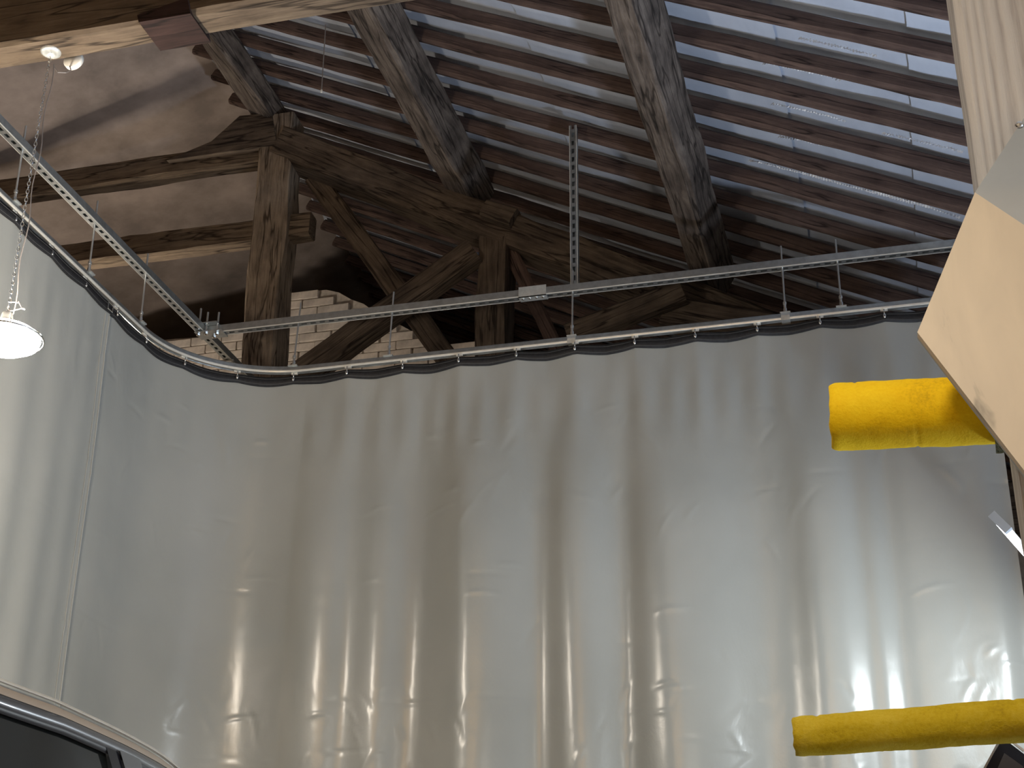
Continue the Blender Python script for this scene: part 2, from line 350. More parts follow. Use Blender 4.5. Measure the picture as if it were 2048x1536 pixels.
# ================================================================== STEEL FRAME
def channel(name, p0, p1, slotdir, label, cat='channel', wdt=.041, ht=.041, mat=None, depth_in=.0):
    """slotted C-channel: local X along, slotted web on the -Z side"""
    L = (p1-p0).length; t = .0028; mb = MB()
    pit, sl, sw = .05, .029, .014
    mb.box((0, -wdt/2, 0), (L, -sw/2, t)); mb.box((0, sw/2, 0), (L, wdt/2, t))
    n = int(L/pit); x = 0
    for i in range(n+1):
        a = i*pit; e = min(a + pit - sl, L)
        if e > a: mb.box((a, -sw/2, 0), (e, sw/2, t))
    mb.box((0, -wdt/2, t), (L, -wdt/2+t, ht)); mb.box((0, wdt/2-t, t), (L, wdt/2, ht))
    mb.box((0, -wdt/2+t, ht-t), (L, wdt/2-t, ht))
    o = link(name, mesh(mb.v, mb.f), mat or M['galv'])
    o.matrix_world = frame(p0, p1, tuple(-Vector(slotdir)))
    for sg in (-1, 1):
        lb = MB(); lb.box((0, sg*wdt/2-.0012, -.0005), (L, sg*wdt/2+.0012, .0045)); link('folded_edge', mesh(lb.v, lb.f), M['rail'], o)
    return tag(o, label, cat)
ZS = 3.575
channel('strut_channel', V(-3.37, 6.50, ZS), V(1.35, 6.50, ZS), (0, 0, -1), 'long slotted steel channel carrying the curtain rail across the room')
channel('strut_channel', V(-3.395, 4.12, ZS), V(-3.395, 7.40, ZS), (0, 0, -1), 'slotted steel channel running along the side curtain to king post')
channel('strut_channel', V(-1.425, 6.555, ZS+.03), V(-1.425, 6.555, 4.60), (0, -1, 0), 'upright perforated steel channel hanging from rafters down to strut', wdt=.036)
# joint sleeve on the front channel
mb = MB(); mb.box((-1.69, 6.474, ZS+EYE-.006), (-1.55, 6.478, ZS+EYE+.052)); mb.box((-1.69, 6.474, ZS+EYE-.006), (-1.55, 6.526, ZS+EYE-.002)); mb.box((-1.69, 6.522, ZS+EYE-.006), (-1.55, 6.526, ZS+EYE+.052))
sl = thing('joint_sleeve', 'pale zinc joint sleeve with bolt heads on the front steel channel', 'bracket', V(-1.62, 6.50, ZS))
child_world(mb.build('sleeve_plate', M['galv_pale'], sl), sl)
for i in range(4):
    mb = MB(); c = V(-1.67+i*.034, 6.488, ZS-.006); mb.tube([c, c-Vector((0, 0, .007))], .006, 6); child_world(mb.build('bolt_head', M['steel'], sl), sl)
# corner bracket with four upright bolts
cb = thing('corner_bracket', 'corner bracket with upright threaded bolts where the steel channels meet', 'bracket', V(-3.38, 6.5, ZS))
mb = MB(); mb.box((-3.42, 6.44, ZS+EYE-.008), (-3.27, 6.53, ZS+EYE-.003)); mb.box((-3.42, 6.44, ZS+EYE+.042), (-3.30, 6.53, ZS+EYE+.047)); child_world(mb.build('plate', M['galv'], cb), cb)
for (x, y, h) in [(-3.405, 6.46, .16), (-3.36, 6.455, .13), (-3.335, 6.50, .09), (-3.305, 6.47, .13)]:
    mb = MB(); c = V(x, y, ZS-.02); mb.tube([c, c+Vector((0, 0, h))], .0055, 8); bo = child_world(mb.build('bolt', M['rod'], cb), cb)
    mb = MB(); mb.tube([c+Vector((0, 0, .0)), c+Vector((0, 0, .011))], .011, 6); nu = mb.build('nut', M['steel'], bo)
eb = thing('end_clip', 'row of bolts and clip at king post end of side channel', 'bracket', V(-3.395, 6.9, ZS))
mb = MB(); mb.box((-3.43, 6.80, ZS+EYE-.008), (-3.36, 6.815, ZS+EYE+.0)); mb.box((-3.43, 6.80, ZS+EYE-.018), (-3.42, 6.815, ZS+EYE-.006)); mb.box((-3.37, 6.80, ZS+EYE-.018), (-3.36, 6.815, ZS+EYE-.006)); child_world(mb.build('clip', M['galv_pale'], eb), eb)
for i in range(3):
    mb = MB(); c = V(-3.395, 6.87+i*.075, ZS); mb.tube([c, c-Vector((0, 0, .012))], .011, 6); child_world(mb.build('bolt_head', M['steel'], eb), eb)

# curtain path -------------------------------------------------------
XR, YF, XL, RAD = .50, 6.47, -3.39, .60
S1 = XR - (XL+RAD); S2 = S1 + RAD*math.pi/2
def path(s):
    if s <= S1: return Vector((XR-s, YF, 0)), Vector((0, -1, 0))
    if s <= S2:
        a = (s-S1)/RAD; c = Vector((XL+RAD, YF-RAD, 0))
        o = Vector((-math.sin(a), math.cos(a), 0)); return c + o*RAD, -o
    return Vector((XL, YF-RAD-(s-S2), 0)), Vector((1, 0, 0))
S_SEAM = S2 + (YF-RAD-5.49)
S_END = S2 + (YF-RAD-3.55)
# rail ---------------------------------------------------------------
def sweep(prof, s0, s1, step=.04):
    vs = []; fs = []; n = int((s1-s0)/step); k = len(prof)
    for i in range(n+1):
        p_, nn = path(s0+(s1-s0)*i/n)
        for d, z in prof: vs.append(p_ + nn*d + Vector((0, 0, z+EYE)))
    for i in range(n):
        for j in range(k): fs.append((i*k+j, i*k+(j+1) % k, (i+1)*k+(j+1) % k, (i+1)*k+j))
    fs.append(tuple(range(k))); fs.append(tuple(range(n*k, n*k+k))[::-1])
    return vs, fs
rail = thing('curtain_rail', 'curved zinc curtain rail bending round the far corner above grey curtain', 'rail', V(-1.4, 6.47, 3.3))
prof = [(-.017, 3.284), (-.006, 3.279), (-.006, 3.284), (.006, 3.284), (.006, 3.279), (.014, 3.281), (.018, 3.286), (.018, 3.296), (.016, 3.310), (.012, 3.316), (-.012, 3.316), (-.017, 3.310)]
vs, fs = sweep(prof, -.9, S2+2.1); o = link('rail_profile', mesh(vs, fs), M['galv'], rail); child_world(fixn(o), rail)
vs, fs = sweep([(.014, 3.2805), (.0205, 3.2815), (.0215, 3.286), (.0205, 3.2915), (.016, 3.2925)], -.9, S2+2.1); o = link('rail_lip', mesh(vs, fs), M['rail'], rail); child_world(fixn(o), rail)
for s in [XR+.397-.0, XR+1.419]:
    vs, fs = sweep([(-.022, 3.276), (.022, 3.276), (.024, 3.30), (.018, 3.322), (-.018, 3.322), (-.022, 3.30)], s-.02, s+.02, .02); o = link('clamp', mesh(vs, fs), M['galv_pale'], rail); child_world(fixn(o), rail)
# hanger rods --------------------------------------------------------
for i, s in enumerate([XR-(-2.86), XR+2.354, XR+1.419, XR+.397, XR+.139, S2+.03, S2+.53, S2+1.15, S2-.02]):
    if i == 8: continue
    p_, nn = path(s); b = p_ + Vector((0, 0, 3.316+EYE))
    h = thing('hanger_rod', 'thin threaded hanger rod joining the curtain rail to a steel channel', 'rod', b, 'threaded hanger rods of the curtain rail')
    tx = Vector((0, .03, 0)) if s < S1+.2 else Vector((-.005, 0, 0))
    mb = MB(); mb.tube([(0, 0, .03), tx + Vector((0, 0, ZS-3.316+.125))], .0046, 8); mb.build('rod', M['rod'], h)
    mb = MB(); mb.tube([(0, 0, .005), (0, 0, .03)], .009, 6); mb.tube([(0, 0, .03), (0, 0, .052)], .0065, 8); mb.tube([(0, 0, .052), (0, 0, .064)], .009, 6); mb.build('turnbuckle', M['rod'], h)
    mb = MB(); mb.box((-.026, -.022, -.045), (.026, .022, .006)) if False else mb.box((-.024, -.020, 0), (.024, .020, .006)); mb.build('clamp_plate', M['galv_pale'], h)
    zt = ZS - 3.316 + .041; tt = tx*((zt)/(ZS-3.316+.125))
    mb = MB(); mb.tube([tt+Vector((0, 0, .001)), tt+Vector((0, 0, .009))], .010, 6); mb.tube([tt+Vector((0, 0, -.001)), tt+Vector((0, 0, .002))], .018, 10); mb.build('nut', M['steel'], h)
    zt = ZS - 3.316; tt = tx*((zt)/(ZS-3.316+.125))
    mb = MB(); mb.tube([tt+Vector((0, 0, -.010)), tt+Vector((0, 0, -.002))], .009, 6); mb.build('nut', M['steel'], h)

# ================================================================== CURTAIN
# slope of the cloth across its width (fold profile), given along X of the front run
FOLD = [(300,.52),(370,.60),(420,.5),(480,.44),(530,.30),(600,.32),(640,.45),(690,.62),(720,.42),(745,.40),(790,.62),(825,.5),(860,.30),(915,.28),(945,.5),(1000,.62),(1055,.66),(1080,.5),(1110,.30),(1140,.48),(1200,.68),(1235,.58),(1268,.30),(1300,.42),(1350,.58),(1450,.62),(1500,.58),(1560,.48),(1600,.36),(1640,.53),(1670,.55),(1705,.70),(1732,.44),(1760,.70),(1792,.45),(1830,.52),(1900,.53),(1975,.50),(2005,.68),(2035,.42),(2060,.45)]
PX = [(300,-3.548),(400,-3.279),(500,-3.016),(600,-2.757),(700,-2.503),(800,-2.253),(900,-2.008),(1000,-1.768),(1100,-1.531),(1200,-1.299),(1300,-1.071),(1400,-.847),(1500,-.627),(1600,-.41),(1700,-.198),(1800,.012),(1900,.217),(2000,.42),(2100,.62)]
def lerp(tb, x):
    if x <= tb[0][0]: return tb[0][1]
    for (a, va), (b, vb) in zip(tb, tb[1:]):
        if x <= b:
            t = (x-a)/(b-a); return va+(vb-va)*t
    return tb[-1][1]
prof_s = sorted((XR - lerp(PX, px), b) for px, b in FOLD)
side = [(S1+.35, .5), (S1+.55, .62), (S1+.75, .46), (S2+.05, .5), (S2+.16, .55), (S2+.26, .47), (S2+.36, .42), (S2+.44, .60), (S2+.52, .40), (S2+.62, .62), (S2+.74, .36), (S2+.86, .62), (S2+1.0, .4), (S2+1.15, .6), (S2+1.3, .42), (S2+1.5, .58), (S2+1.7, .42), (S2+2.0, .55), (S2+2.4, .45)]
prof_s = [q for q in prof_s if q[0] < S1+.3] + side
NS = 900; dS = (S_END+.1)/NS; tab = []
raw = [lerp(prof_s, i*dS) for i in range(NS+1)]
for _ in range(3): raw = [sum(raw[max(0, i-2):i+3])/len(raw[max(0, i-2):i+3]) for i in range(NS+1)]
acc = 0; k = int(.9/dS)
for i in range(NS+1):
    lo, hi = max(0, i-k), min(NS, i+k); mean = sum(raw[lo:hi+1])/(hi-lo+1)
    acc += (raw[i]-mean)*(3.3 if i*dS < S1 else 1.4)*dS; tab.append(acc)
def dfold(s):
    f_ = min(max(s/dS, 0), NS-1e-6); i = int(f_); return tab[i]+(tab[i+1]-tab[i])*(f_-i)
HK0, HKP = XR-.05, .29                    # first hook and hook spacing
creases = [2.84, 2.484, 2.15, 1.818, 1.57, 1.351]
rw = random.Random(21); wr_l = []; wr_bin = {}
for i in range(150):
    u0 = rw.uniform(0, S_SEAM); z0 = rw.choice([rw.uniform(2.7, 3.05), rw.uniform(2.3, 2.6), rw.uniform(1.2, 2.3), rw.uniform(1.15, 1.6)])
    ang = rw.choice([rw.uniform(.9, 1.35), rw.uniform(-1.3, -.8), rw.uniform(-.25, .25)]); ln = rw.uniform(.03, .11)
    wr_l.append((u0, z0, math.cos(ang), math.sin(ang), ln, rw.uniform(.006, .012), rw.choice([-1, 1, 1])*rw.uniform(.0015, .0042)))
    for b_ in range(int((u0-.15)*10), int((u0+.15)*10)+1): wr_bin.setdefault(b_, []).append(wr_l[-1])
def wrinkle(s, z):
    d = 0
    for u0, z0, ca, sa, ln, wd, am in wr_bin.get(int(s*10), ()):
        du, dz = s-u0, z-z0
        if abs(du) > .15 or abs(dz) > .15: continue
        t_ = du*ca+dz*sa; q_ = (-du*sa+dz*ca + .15*t_*t_/ln)/wd
        if abs(t_) < ln and abs(q_) < 3: d += am*math.exp(-q_*q_)*(1-(t_/ln)**2)
    return d
def disp(s, z):
    t = min(1, max(0, (3.2-z)/.95)); t = t*t*(3-2*t)
    d = dfold(s)*(.12+.88*t)*(1 + .12*noise.noise((s*1.5, z*1.2, 0)))
    top = math.exp(-max(0, 3.22-z)/.28)
    ph = ((s-HK0)/HKP) % 1.0
    sd = 1 if s < S1 else .25
    d += sd*.020*(abs(ph-.5)*2-.5)*top + sd*.016*math.cos(2*math.pi*2*(s-HK0)/HKP + 1.3*math.sin(s*5))*math.exp(-((z-2.95)/.18)**2)*.35
    d += .010*noise.noise((s*3.2, z*.9, 3))*t
    c = noise.noise((s*9+z*3, z*5-s*2, 8)); d += wrinkle(s, z) + .0016*max(0, .28-abs(c))/.28*(noise.noise((s*2.2, z*2.2, 5))+.15)
    for i, zk in enumerate(creases):
        q = (z - zk - .02*math.sin(s*1.1+i) - .008*noise.noise((s*4, i, 0)))/.0085
        if abs(q) < 3:
            mk = max(0, noise.noise((s*3.3, i*7.1, 2))-.08)
            d += -.006*mk*math.exp(-q*q)*(1 if i > 0 else .6)
    return d
def topz(s):
    ph = ((s-HK0)/HKP) % 1.0
    return 3.222 - .010*math.sin(math.pi*ph) + .004*noise.noise((s*2, 0, 4))
def cloth(name, s0, s1, off, parent):
    zs = [1.0 - 1.98*i/22 for i in range(23)]; nz = 215
    ns = int((s1-s0)/.0125); vs = []; fs = []
    us = [i/nz for i in range(nz)]
    rows = nz + len(zs)
    for i in range(ns+1):
        s = s0+(s1-s0)*i/ns; p_, nn = path(s); tz = topz(s)
        for r in range(rows):
            z = tz - (tz-1.0)*us[r] if r < nz else zs[r-nz]
            vs.append(p_ + nn*(disp(s, z)+off) + Vector((0, 0, z+EYE)))
    for i in range(ns):
        for r in range(rows-1):
            a = i*rows+r; fs.append((a, a+1, a+rows+1, a+rows))
    o = link(name, mesh(vs, fs), M['pvc'], parent, True); child_world(o, parent)
    return o
def band(s0, s1, off, parent):
    ns = int((s1-s0)/.02); vs = []; fs = []
    for i in range(ns+1):
        s = s0+(s1-s0)*i/ns; p_, nn = path(s); tz = topz(s)
        for z in (tz-.006, 3.262+.25*(tz-3.222)): 
            vs.append(p_+nn*(disp(s, tz)+off+.004)+Vector((0, 0, z+EYE)))
    for i in range(ns): fs.append((i*2, i*2+2, i*2+3, i*2+1))
    o = link('header_band', mesh(vs, fs), M['band'], parent, True); child_world(o, parent)
    md = o.modifiers.new('thick', 'SOLIDIFY'); md.thickness = .003
    for fz in (.25, .8):
        mb = MB(); pts = []
        for i in range(0, ns+1):
            s = s0+(s1-s0)*i/ns; p_, nn = path(s); tz = topz(s)
            pts.append(p_+nn*(disp(s, tz)+off+.007)+Vector((0, 0, (tz-.006)*(1-fz)+(3.262+.25*(tz-3.222))*fz+EYE)))
        mb.tube(pts, .0012, 4); st = mb.build('stitching', M['stitch'], o)
hook_src = {}
def hook(s, parent, off):
    p_, nn = path(s)
    if not hook_src:
        mb = MB(); mb.box((-.016, -.006, .020), (.016, .006, .034)); hook_src['carriage'] = mesh(mb.v, mb.f); hook_src['carriage'].materials.append(M['rail'])
        mb = MB(); mb.tube([(0, 0, .022), (0, 0, -.002)], .0028, 6); mb.lathe([(.0008, .004), (.0035, -.001), (.0062, -.008), (.0075, -.014), (.006, -.020), (.001, -.0235)], 10)
        hook_src['hook'] = mesh(mb.v, mb.f); hook_src['hook'].materials.append(M['steel'])
        for f_ in hook_src['hook'].polygons: f_.use_smooth = True
    base = p_ + nn*(off+.016) + Vector((0, 0, 3.252+EYE))
    h = bpy.data.objects.new('hook', hook_src['hook']); col.objects.link(h); h.parent = parent; h.location = base - Vector(parent.location)
    c = bpy.data.objects.new('carriage', hook_src['carriage']); col.objects.link(c); c.parent = h; c.location = -nn*.016; c.rotation_euler = (0, 0, math.atan2(nn.x, -nn.y))
cf = thing('vinyl_curtain', 'wide grey vinyl curtain hanging in folds across the room and round the corner', 'curtain', Vector((-1.4, 6.47, 0)))
cs = thing('vinyl_curtain', 'grey vinyl side curtain next to the hanging lamp, joined at a stitched seam', 'curtain', Vector((-3.39, 4.6, 0)))
cloth('cloth', .01, S_SEAM, 0, cf); band(.01, S_SEAM, 0, cf)
cloth('cloth', S_SEAM-.05, S_END, .012, cs); band(S_SEAM-.05, S_END, .012, cs)
s = HK0
while s < S_END-.1:
    hook(s, cf if s < S_SEAM-.02 else cs, disp(s, 3.22)); s += HKP
# stitched seam and hem strips along the joint, with a small buckle at its head
for i, ds in enumerate((-.045, -.012)):
    mb = MB(); pts = []
    for j in range(150):
        z = 3.2 - 4.1*j/149; q, nn = path(S_SEAM+ds); pts.append(q + nn*(disp(S_SEAM+ds, z)+.0145) + Vector((0, 0, z+EYE)))
    mb.tube(pts, .0022 if i else .003, 5); o = mb.build('seam', M['pvc'], cs); child_world(o, cs)
q, nn = path(S_SEAM-.02); c = q + nn*(disp(S_SEAM, 3.22)+.03) + Vector((0, 0, 3.235+EYE))
mb = MB(); u = Vector((0, 1, 0)); zz = Vector((0, 0, 1))
mb.tube([c-u*.022+zz*.014, c+u*.022+zz*.014, c+u*.022-zz*.018, c-u*.022-zz*.018, c-u*.022+zz*.014], .0028, 6); o = mb.build('buckle', M['steel'], cs); child_world(o, cs)

# ================================================================== PENDANT LAMPS, the first in view, the rest added
def pendant(base, drop, label, glow='lampwhite', loop=True):
    """base: underside of the beam; the lamp hangs drop below it"""
    t = thing('pendant_lamp', label, 'lamp', base)
    mb = MB(); mb.lathe([(.001, -.004), (.012, -.005), (.016, -.010), (.030, -.010), (.037, -.006), (.038, 0)], 24); mb.build('mounting_plate', M['galv_pale'], t, True)
    mb = MB(); mb.tube([(0, 0, -.005), (0, .0, -.02), (.004, 0, -.030), (0, 0, -.036)], .0028, 6); mb.build('eye_hook', M['steel'], t)
    lk = MB(); pts = [Vector((.0048*math.cos(a), 0, .0095*math.sin(a))) for a in [2*math.pi*i/12 for i in range(13)]]
    lk.tube(pts, .0016, 5, False); lme = mesh(lk.v, lk.f); lme.materials.append(M['steel'])
    n = int((drop-.05)/.0165)
    for i in range(n):
        o = bpy.data.objects.new('chain_link', lme); col.objects.link(o); o.parent = t; o.location = (0, 0, -.040-i*.0165); o.rotation_euler = (0, 0, (i % 2)*math.pi/2 + .4)
    zt = -.04 - n*.0165
    mb = MB()
    pts = [Vector((.012+.006*math.sin(i*.9), .012, -.05+(zt+.05)*i/24)) for i in range(25)]
    mb.tube([Vector((.04, .07, -.02)), Vector((.055, .06, -.05)), Vector((.05, .04, -.075)), Vector((.03, .02, -.085)), Vector((.014, .014, -.06))] + pts if loop else pts, .0022, 6); mb.build('cord', M['cord'], t)
    if loop:
        mb = MB(); pts = [Vector((.006+.026*(1-math.cos(a))+.012*math.sin(2*a), .004*math.sin(a), zt+.022+.02*math.sin(a+.5)+.006*math.cos(3*a))) for a in [2*math.pi*i/40 for i in range(38)]]
        mb.tube(pts, .0018, 6); mb.build('cord_loop', M['cord'], t)
    h = zt
    mb = MB(); mb.lathe([(.001, h), (.018, h-.003), (.022, h-.03), (.045, h-.042), (.052, h-.055), (.001, h-.056)], 24); mb.build('housing', M['galv_pale'], t, True)
    mb = MB(); mb.lathe([(.001, h-.052), (.06, h-.056), (.105, h-.072), (.122, h-.092), (.116, h-.112), (.085, h-.130), (.05, h-.138), (.001, h-.141)], 32); mb.build('diffuser', M[glow], t, True)
    mb = MB(); mb.tube([Vector((.131*math.cos(a), .131*math.sin(a), h-.095)) for a in [2*math.pi*i/32 for i in range(33)]], .0035, 6, False)
    for a in (0, 1, 2, 3, 4, 5): mb.tube([Vector((q*math.cos(a*1.047+.2), q*math.sin(a*1.047+.2), h-z_)) for q, z_ in ((.05, .05), (.10, .064), (.128, .085), (.131, .095))], .002, 5)
    mb.build('guard_ring', M['steel'], t, True)
    return t
pendant(V(-2.822, 3.995, 3.45), 1.10, 'glowing warm pendant lamp on a chain under the brown tie beam')
pendant(V(-1.30, -1.6, 4.10), .95, 'added unseen warm pendant lamp on a chain behind the parked car', 'fill_gold', loop=False)  # added out of view for warm streaks low on the curtain
pendant(V(-2.45, -2.0, 4.45), 1.25, 'added unseen warm pendant lamp on a chain above the car bonnet', 'fill_gold', loop=False)  # another added lamp, broadens the warm streaks
pendant(V(-.15, 1.45, 3.88), 1.80, 'added unseen soft white pendant lamp on a long chain before timber post', 'fill_near', loop=False)  # added out of view to brighten post, panel and foam
pendant(V(-5.0, 7.52, 4.72), 1.55, 'added unseen warm pendant lamp under the lower collar beam behind the side curtain', loop=False)  # added behind the curtain to light the brick and collar beams
jb = thing('junction_box', 'round white junction box on the back of the brown tie beam', 'box', V(-2.775, 4.062, 3.458))
mb = MB(); mb.lathe([(.001, -.0), (.034, 0), (.038, .006), (.038, .02), (.001, .02)], 24); o = mb.build('cover', M['white'], jb, True); o.rotation_euler = (math.radians(-90), 0, 0)
wr = thing('hanging_wire', 'thin loose wire hanging from the roof beyond the brown tie beam', 'wire', V(-2.75, 6.3, 5.26))
mb = MB(); mb.tube([(0, 0, .05), (.002, 0, -.15), (.004, 0, -.385)], .003, 5); mb.build('wire', M['cord'], wr)
mb = MB(); mb.tube([(.004, 0, -.385), (.004, 0, -.40)], .006, 6); mb.build('wire_end', M['white'], wr)

# ================================================================== LED BATTEN
d = Vector((.102, .40, .017)).normalized(); p0 = V(.330, 5.0, 1.712); Lb = .95
nrm = Vector((-.82, -.12, -.56)); nrm = (nrm - d*nrm.dot(d)).normalized(); sidev = nrm.cross(d).normalized()
led = thing('led_batten', 'white led batten light shining on the grey curtain beside timber post', 'light', p0)
def obox(mb, x0, x1, y0, y1, z0, z1):
    vs = [d*x + sidev*y + nrm*z for x in (x0, x1) for y in (y0, y1) for z in (z0, z1)]
    mb.add(vs, [(0,1,3,2),(4,6,7,5),(0,4,5,1),(2,3,7,6),(0,2,6,4),(1,5,7,3)])
mb = MB(); obox(mb, .012, Lb-.012, -.036, .036, -.018, 0); fixn(mb.build('housing', M['white'], led))
mb = MB(); obox(mb, .022, Lb-.03, -.038, .038, .0002, .006); fixn(mb.build('diffuser', M['ledwhite'], led))
for x in (0, Lb-.012):
    mb = MB(); obox(mb, x, x+.022 if x == 0 else x+.012, -.040, .040, -.020, .008); fixn(mb.build('end_cap', M['greyplate'], led))
mid = d*(Lb*.62) - nrm*.05
mb = MB(); mb.tube([mid, Vector((mid.x+.12, mid.y, mid.z-.02)), Vector((mid.x+.12, mid.y, -p0.z+.02))], .016, 10); mb.build('stand_pole', M['darkgrey'], led)
mb = MB(); mb.box((mid.x-.05, mid.y-.17, -p0.z), (mid.x+.29, mid.y+.17, -p0.z+.02)); mb.build('stand_foot', M['darkgrey'], led)
L = bpy.data.lights.new('led_light', 'AREA'); L.shape = 'RECTANGLE'; L.size = .85; L.size_y = .055; L.energy = LED_W; L.color = (.88, .96, 1.0)
lo = bpy.data.objects.new('led_light', L); col.objects.link(lo); lo.parent = led
mt = Matrix((d, -sidev, -nrm)).transposed()
if mt.determinant() < 0: mt = Matrix((d, sidev, -nrm)).transposed()
lo.matrix_local = Matrix.Translation(d*Lb/2 + nrm*.012) @ mt.to_4x4()

# ================================================================== ADDED FLOOD LIGHT, out of view on the floor, brightens the roof
fl = thing('added_flood', 'added unseen black floor flood light shining up at the roof beside the added wall opening', 'light', Vector((1.75, 4.15, 0)))
fd = Vector((-.42, -.10, .90)).normalized(); fx = Vector((0, 1, 0)); fx = (fx-fd*fx.dot(fd)).normalized(); fy = fd.cross(fx)
fm = Matrix((fx, fy, fd)).transposed().to_4x4(); fm.translation = Vector((0, 0, .38))
mb = MB(); mb.box((-.20, -.15, -.07), (.20, .15, 0)); o = mb.build('housing', M['darkgrey'], fl); o.matrix_local = fm
mb = MB(); mb.box((-.18, -.13, 0), (.18, .13, .004)); o = mb.build('lens', M['ledwhite'], fl); o.matrix_local = fm
mb = MB(); mb.tube([(0, -.23, .38), (0, -.23, .02), (0, .23, .02), (0, .23, .38)], .012, 8); mb.tube([(-.2, -.23, .012), (.2, -.23, .012)], .012, 8); mb.tube([(-.2, .23, .012), (.2, .23, .012)], .012, 8); mb.build('stand', M['darkgrey'], fl)
mb = MB(); mb.box((-.34, -.262, .10), (.34, -.252, .88)); mb.build('visor', M['darkgrey'], fl)  # added plate that keeps the flood off the foam sleeves
L = bpy.data.lights.new('added_flood_beam', 'AREA'); L.shape = 'RECTANGLE'; L.size = .36; L.size_y = .26; L.energy = FILL_FLOOD_W; L.color = (.70, .82, 1.0); L.spread = math.radians(95)
lo = bpy.data.objects.new('added_flood_beam', L); col.objects.link(lo); lo.parent = fl; lo.matrix_local = fm @ Matrix.Translation((0, 0, .012)) @ Matrix.Rotation(math.pi, 4, 'X')

# ================================================================== PANEL, FOAM TUBES
A, B_, C_ = V(.205, 2.56, 1.522), V(.072, 2.50, 1.218), V(.212, 2.45, .926)
cam0 = Vector((0, 0, EYE)); pn = (B_-A).cross(C_-A).normalized()
def onplane(q): r = q-cam0; return cam0 + r*((A-cam0).dot(pn)/r.dot(pn))
E_ = onplane(V(.270, 2.45, 1.379)); D_ = V(.302, 2.575, 1.665)
C2 = B_+(C_-B_)*1.35; E2 = A+(E_-A)*1.9; D2 = A+(D_-A)*1.12
if pn.dot(cam0-A) < 0: pn = -pn
pan = thing('bent_panel', 'beige board panel with folded grey upper plate fixed to timber post', 'panel', A)
mb = MB(); mb.prism([A, B_, C2, E2], -pn*.014); child_world(fixn(mb.build('beige_board', M['beige'], pan)), pan)
gn = (E2-A).cross(D2-A).normalized()
if gn.dot(cam0-A) < 0: gn = -gn
mb = MB(); mb.prism([A, E2, D2+(E2-A)*.9, D2], -gn*.006); child_world(fixn(mb.build('grey_plate', M['greyplate'], pan)), pan)
mb = MB(); mb.prism([B_-pn*.0142, C2-pn*.0142, C2-pn*.020, B_-pn*.020], (Vector((0,0,0)) + (A-B_).normalized()*.02)); child_world(fixn(mb.build('edge_strip', M['greyplate'], pan)), pan)
mb = MB(); mb.lathe([(.001, .004), (.006, .003), (.008, 0)], 12, (0, 0, 0)); sc_ = mb.build('screw_head', M['steel'], pan); sc_.location = D_-A+gn*.002; sc_.rotation_euler = gn.to_track_quat('Z', 'Y').to_euler()
def foam(p0, p1, r0, r1, label, mat, name='foam_sleeve'):
    t = thing(name, label, 'padding', p1); n, k = 60, 40; vs = []; fs = []
    ax = (p1-p0); Ln = ax.length; ax.normalize(); u = Vector((0, 0, 1)); u = (u-ax*u.dot(ax)).normalized(); v = ax.cross(u)
    for i in range(n+1):
        f_ = i/n; c = p0+ax*Ln*f_ - p1
        rr = r0+(r1-r0)*f_; rr *= 1-.06*max(0, 1-f_*n/1.6)
        for j in range(k):
            a = 2*math.pi*j/k; e = .0016*noise.noise((f_*Ln*14, math.cos(a)*2, math.sin(a)*2)) + .0010*noise.noise((f_*Ln*60, math.cos(a)*5, math.sin(a)*5))
            for sf, q in (((p0.z*3, 3)),): pass
            if 0 < abs(((f_*Ln+.01) % .11)-.055) < .003 and name == 'foam_sleeve' and math.sin(a*1.0+f_*9) > .3: e -= .0022
            vs.append(c + (u*math.cos(a)+v*math.sin(a))*(rr+e) + (ax*.004*noise.noise((a*2, 3, 1)) if i == 0 else Vector()))
    for i in range(n):
        for j in range(k): fs.append((i*k+j, i*k+(j+1) % k, (i+1)*k+(j+1) % k, (i+1)*k+j))
    m0 = len(vs)
    for end, ii in ((0, 0), (1, n)):
        for j in range(k): vs.append((p0 if end == 0 else p1)-p1 + (vs[ii*k+j]-((p0 if end == 0 else p1)-p1))*.45)
    for j in range(k):
        fs.append((j, m0+j, m0+(j+1) % k, (j+1) % k)); fs.append((n*k+j, n*k+(j+1) % k, m0+k+(j+1) % k, m0+k+j))
    fixn(link('foam_tube', mesh(vs, fs), mat, t, True))
    mb = MB(); mb.tube([p0-p1+ax*.03, Vector((0, 0, 0))], r0*.44, 16); mb.build('steel_bar', M['galv'], t, True)
    return t
foam(V(-.096, 2.72, 1.166), V(.215, 2.72, 1.150), .0645, .0635, 'thick yellow foam sleeve on a bar behind the beige panel', M['foam'])
foam(V(-.206, 2.72, .568), V(.215, 2.72, .580), .0345, .0365, 'slim yellow foam sleeve with nicks, on the lower bar of timber post', M['foam_shaded'])
bw = thing('bubble_wrap', 'small scrap of shiny bubble wrap under the thick foam sleeve', 'wrap', V(.20, 2.66, 1.06))
vs = []; fs = []; n = 16
for i in range(n+1):
    for j in range(n+1):
        x = -.012+.045*i/n; zz = .035-.055*j/n
        vs.append((x, -.004+.01*noise.noise((x*60, zz*60, 0))+(.004 if (i % 2 and j % 2) else 0), zz + .006*noise.noise((x*50, 1, 0))))
for i in range(n):
    for j in range(n): a = i*(n+1)+j; fs.append((a, a+1, a+n+2, a+n+1))
o = link('film', mesh(vs, fs), M['film'], bw); md = o.modifiers.new('thick', 'SOLIDIFY'); md.thickness = .001

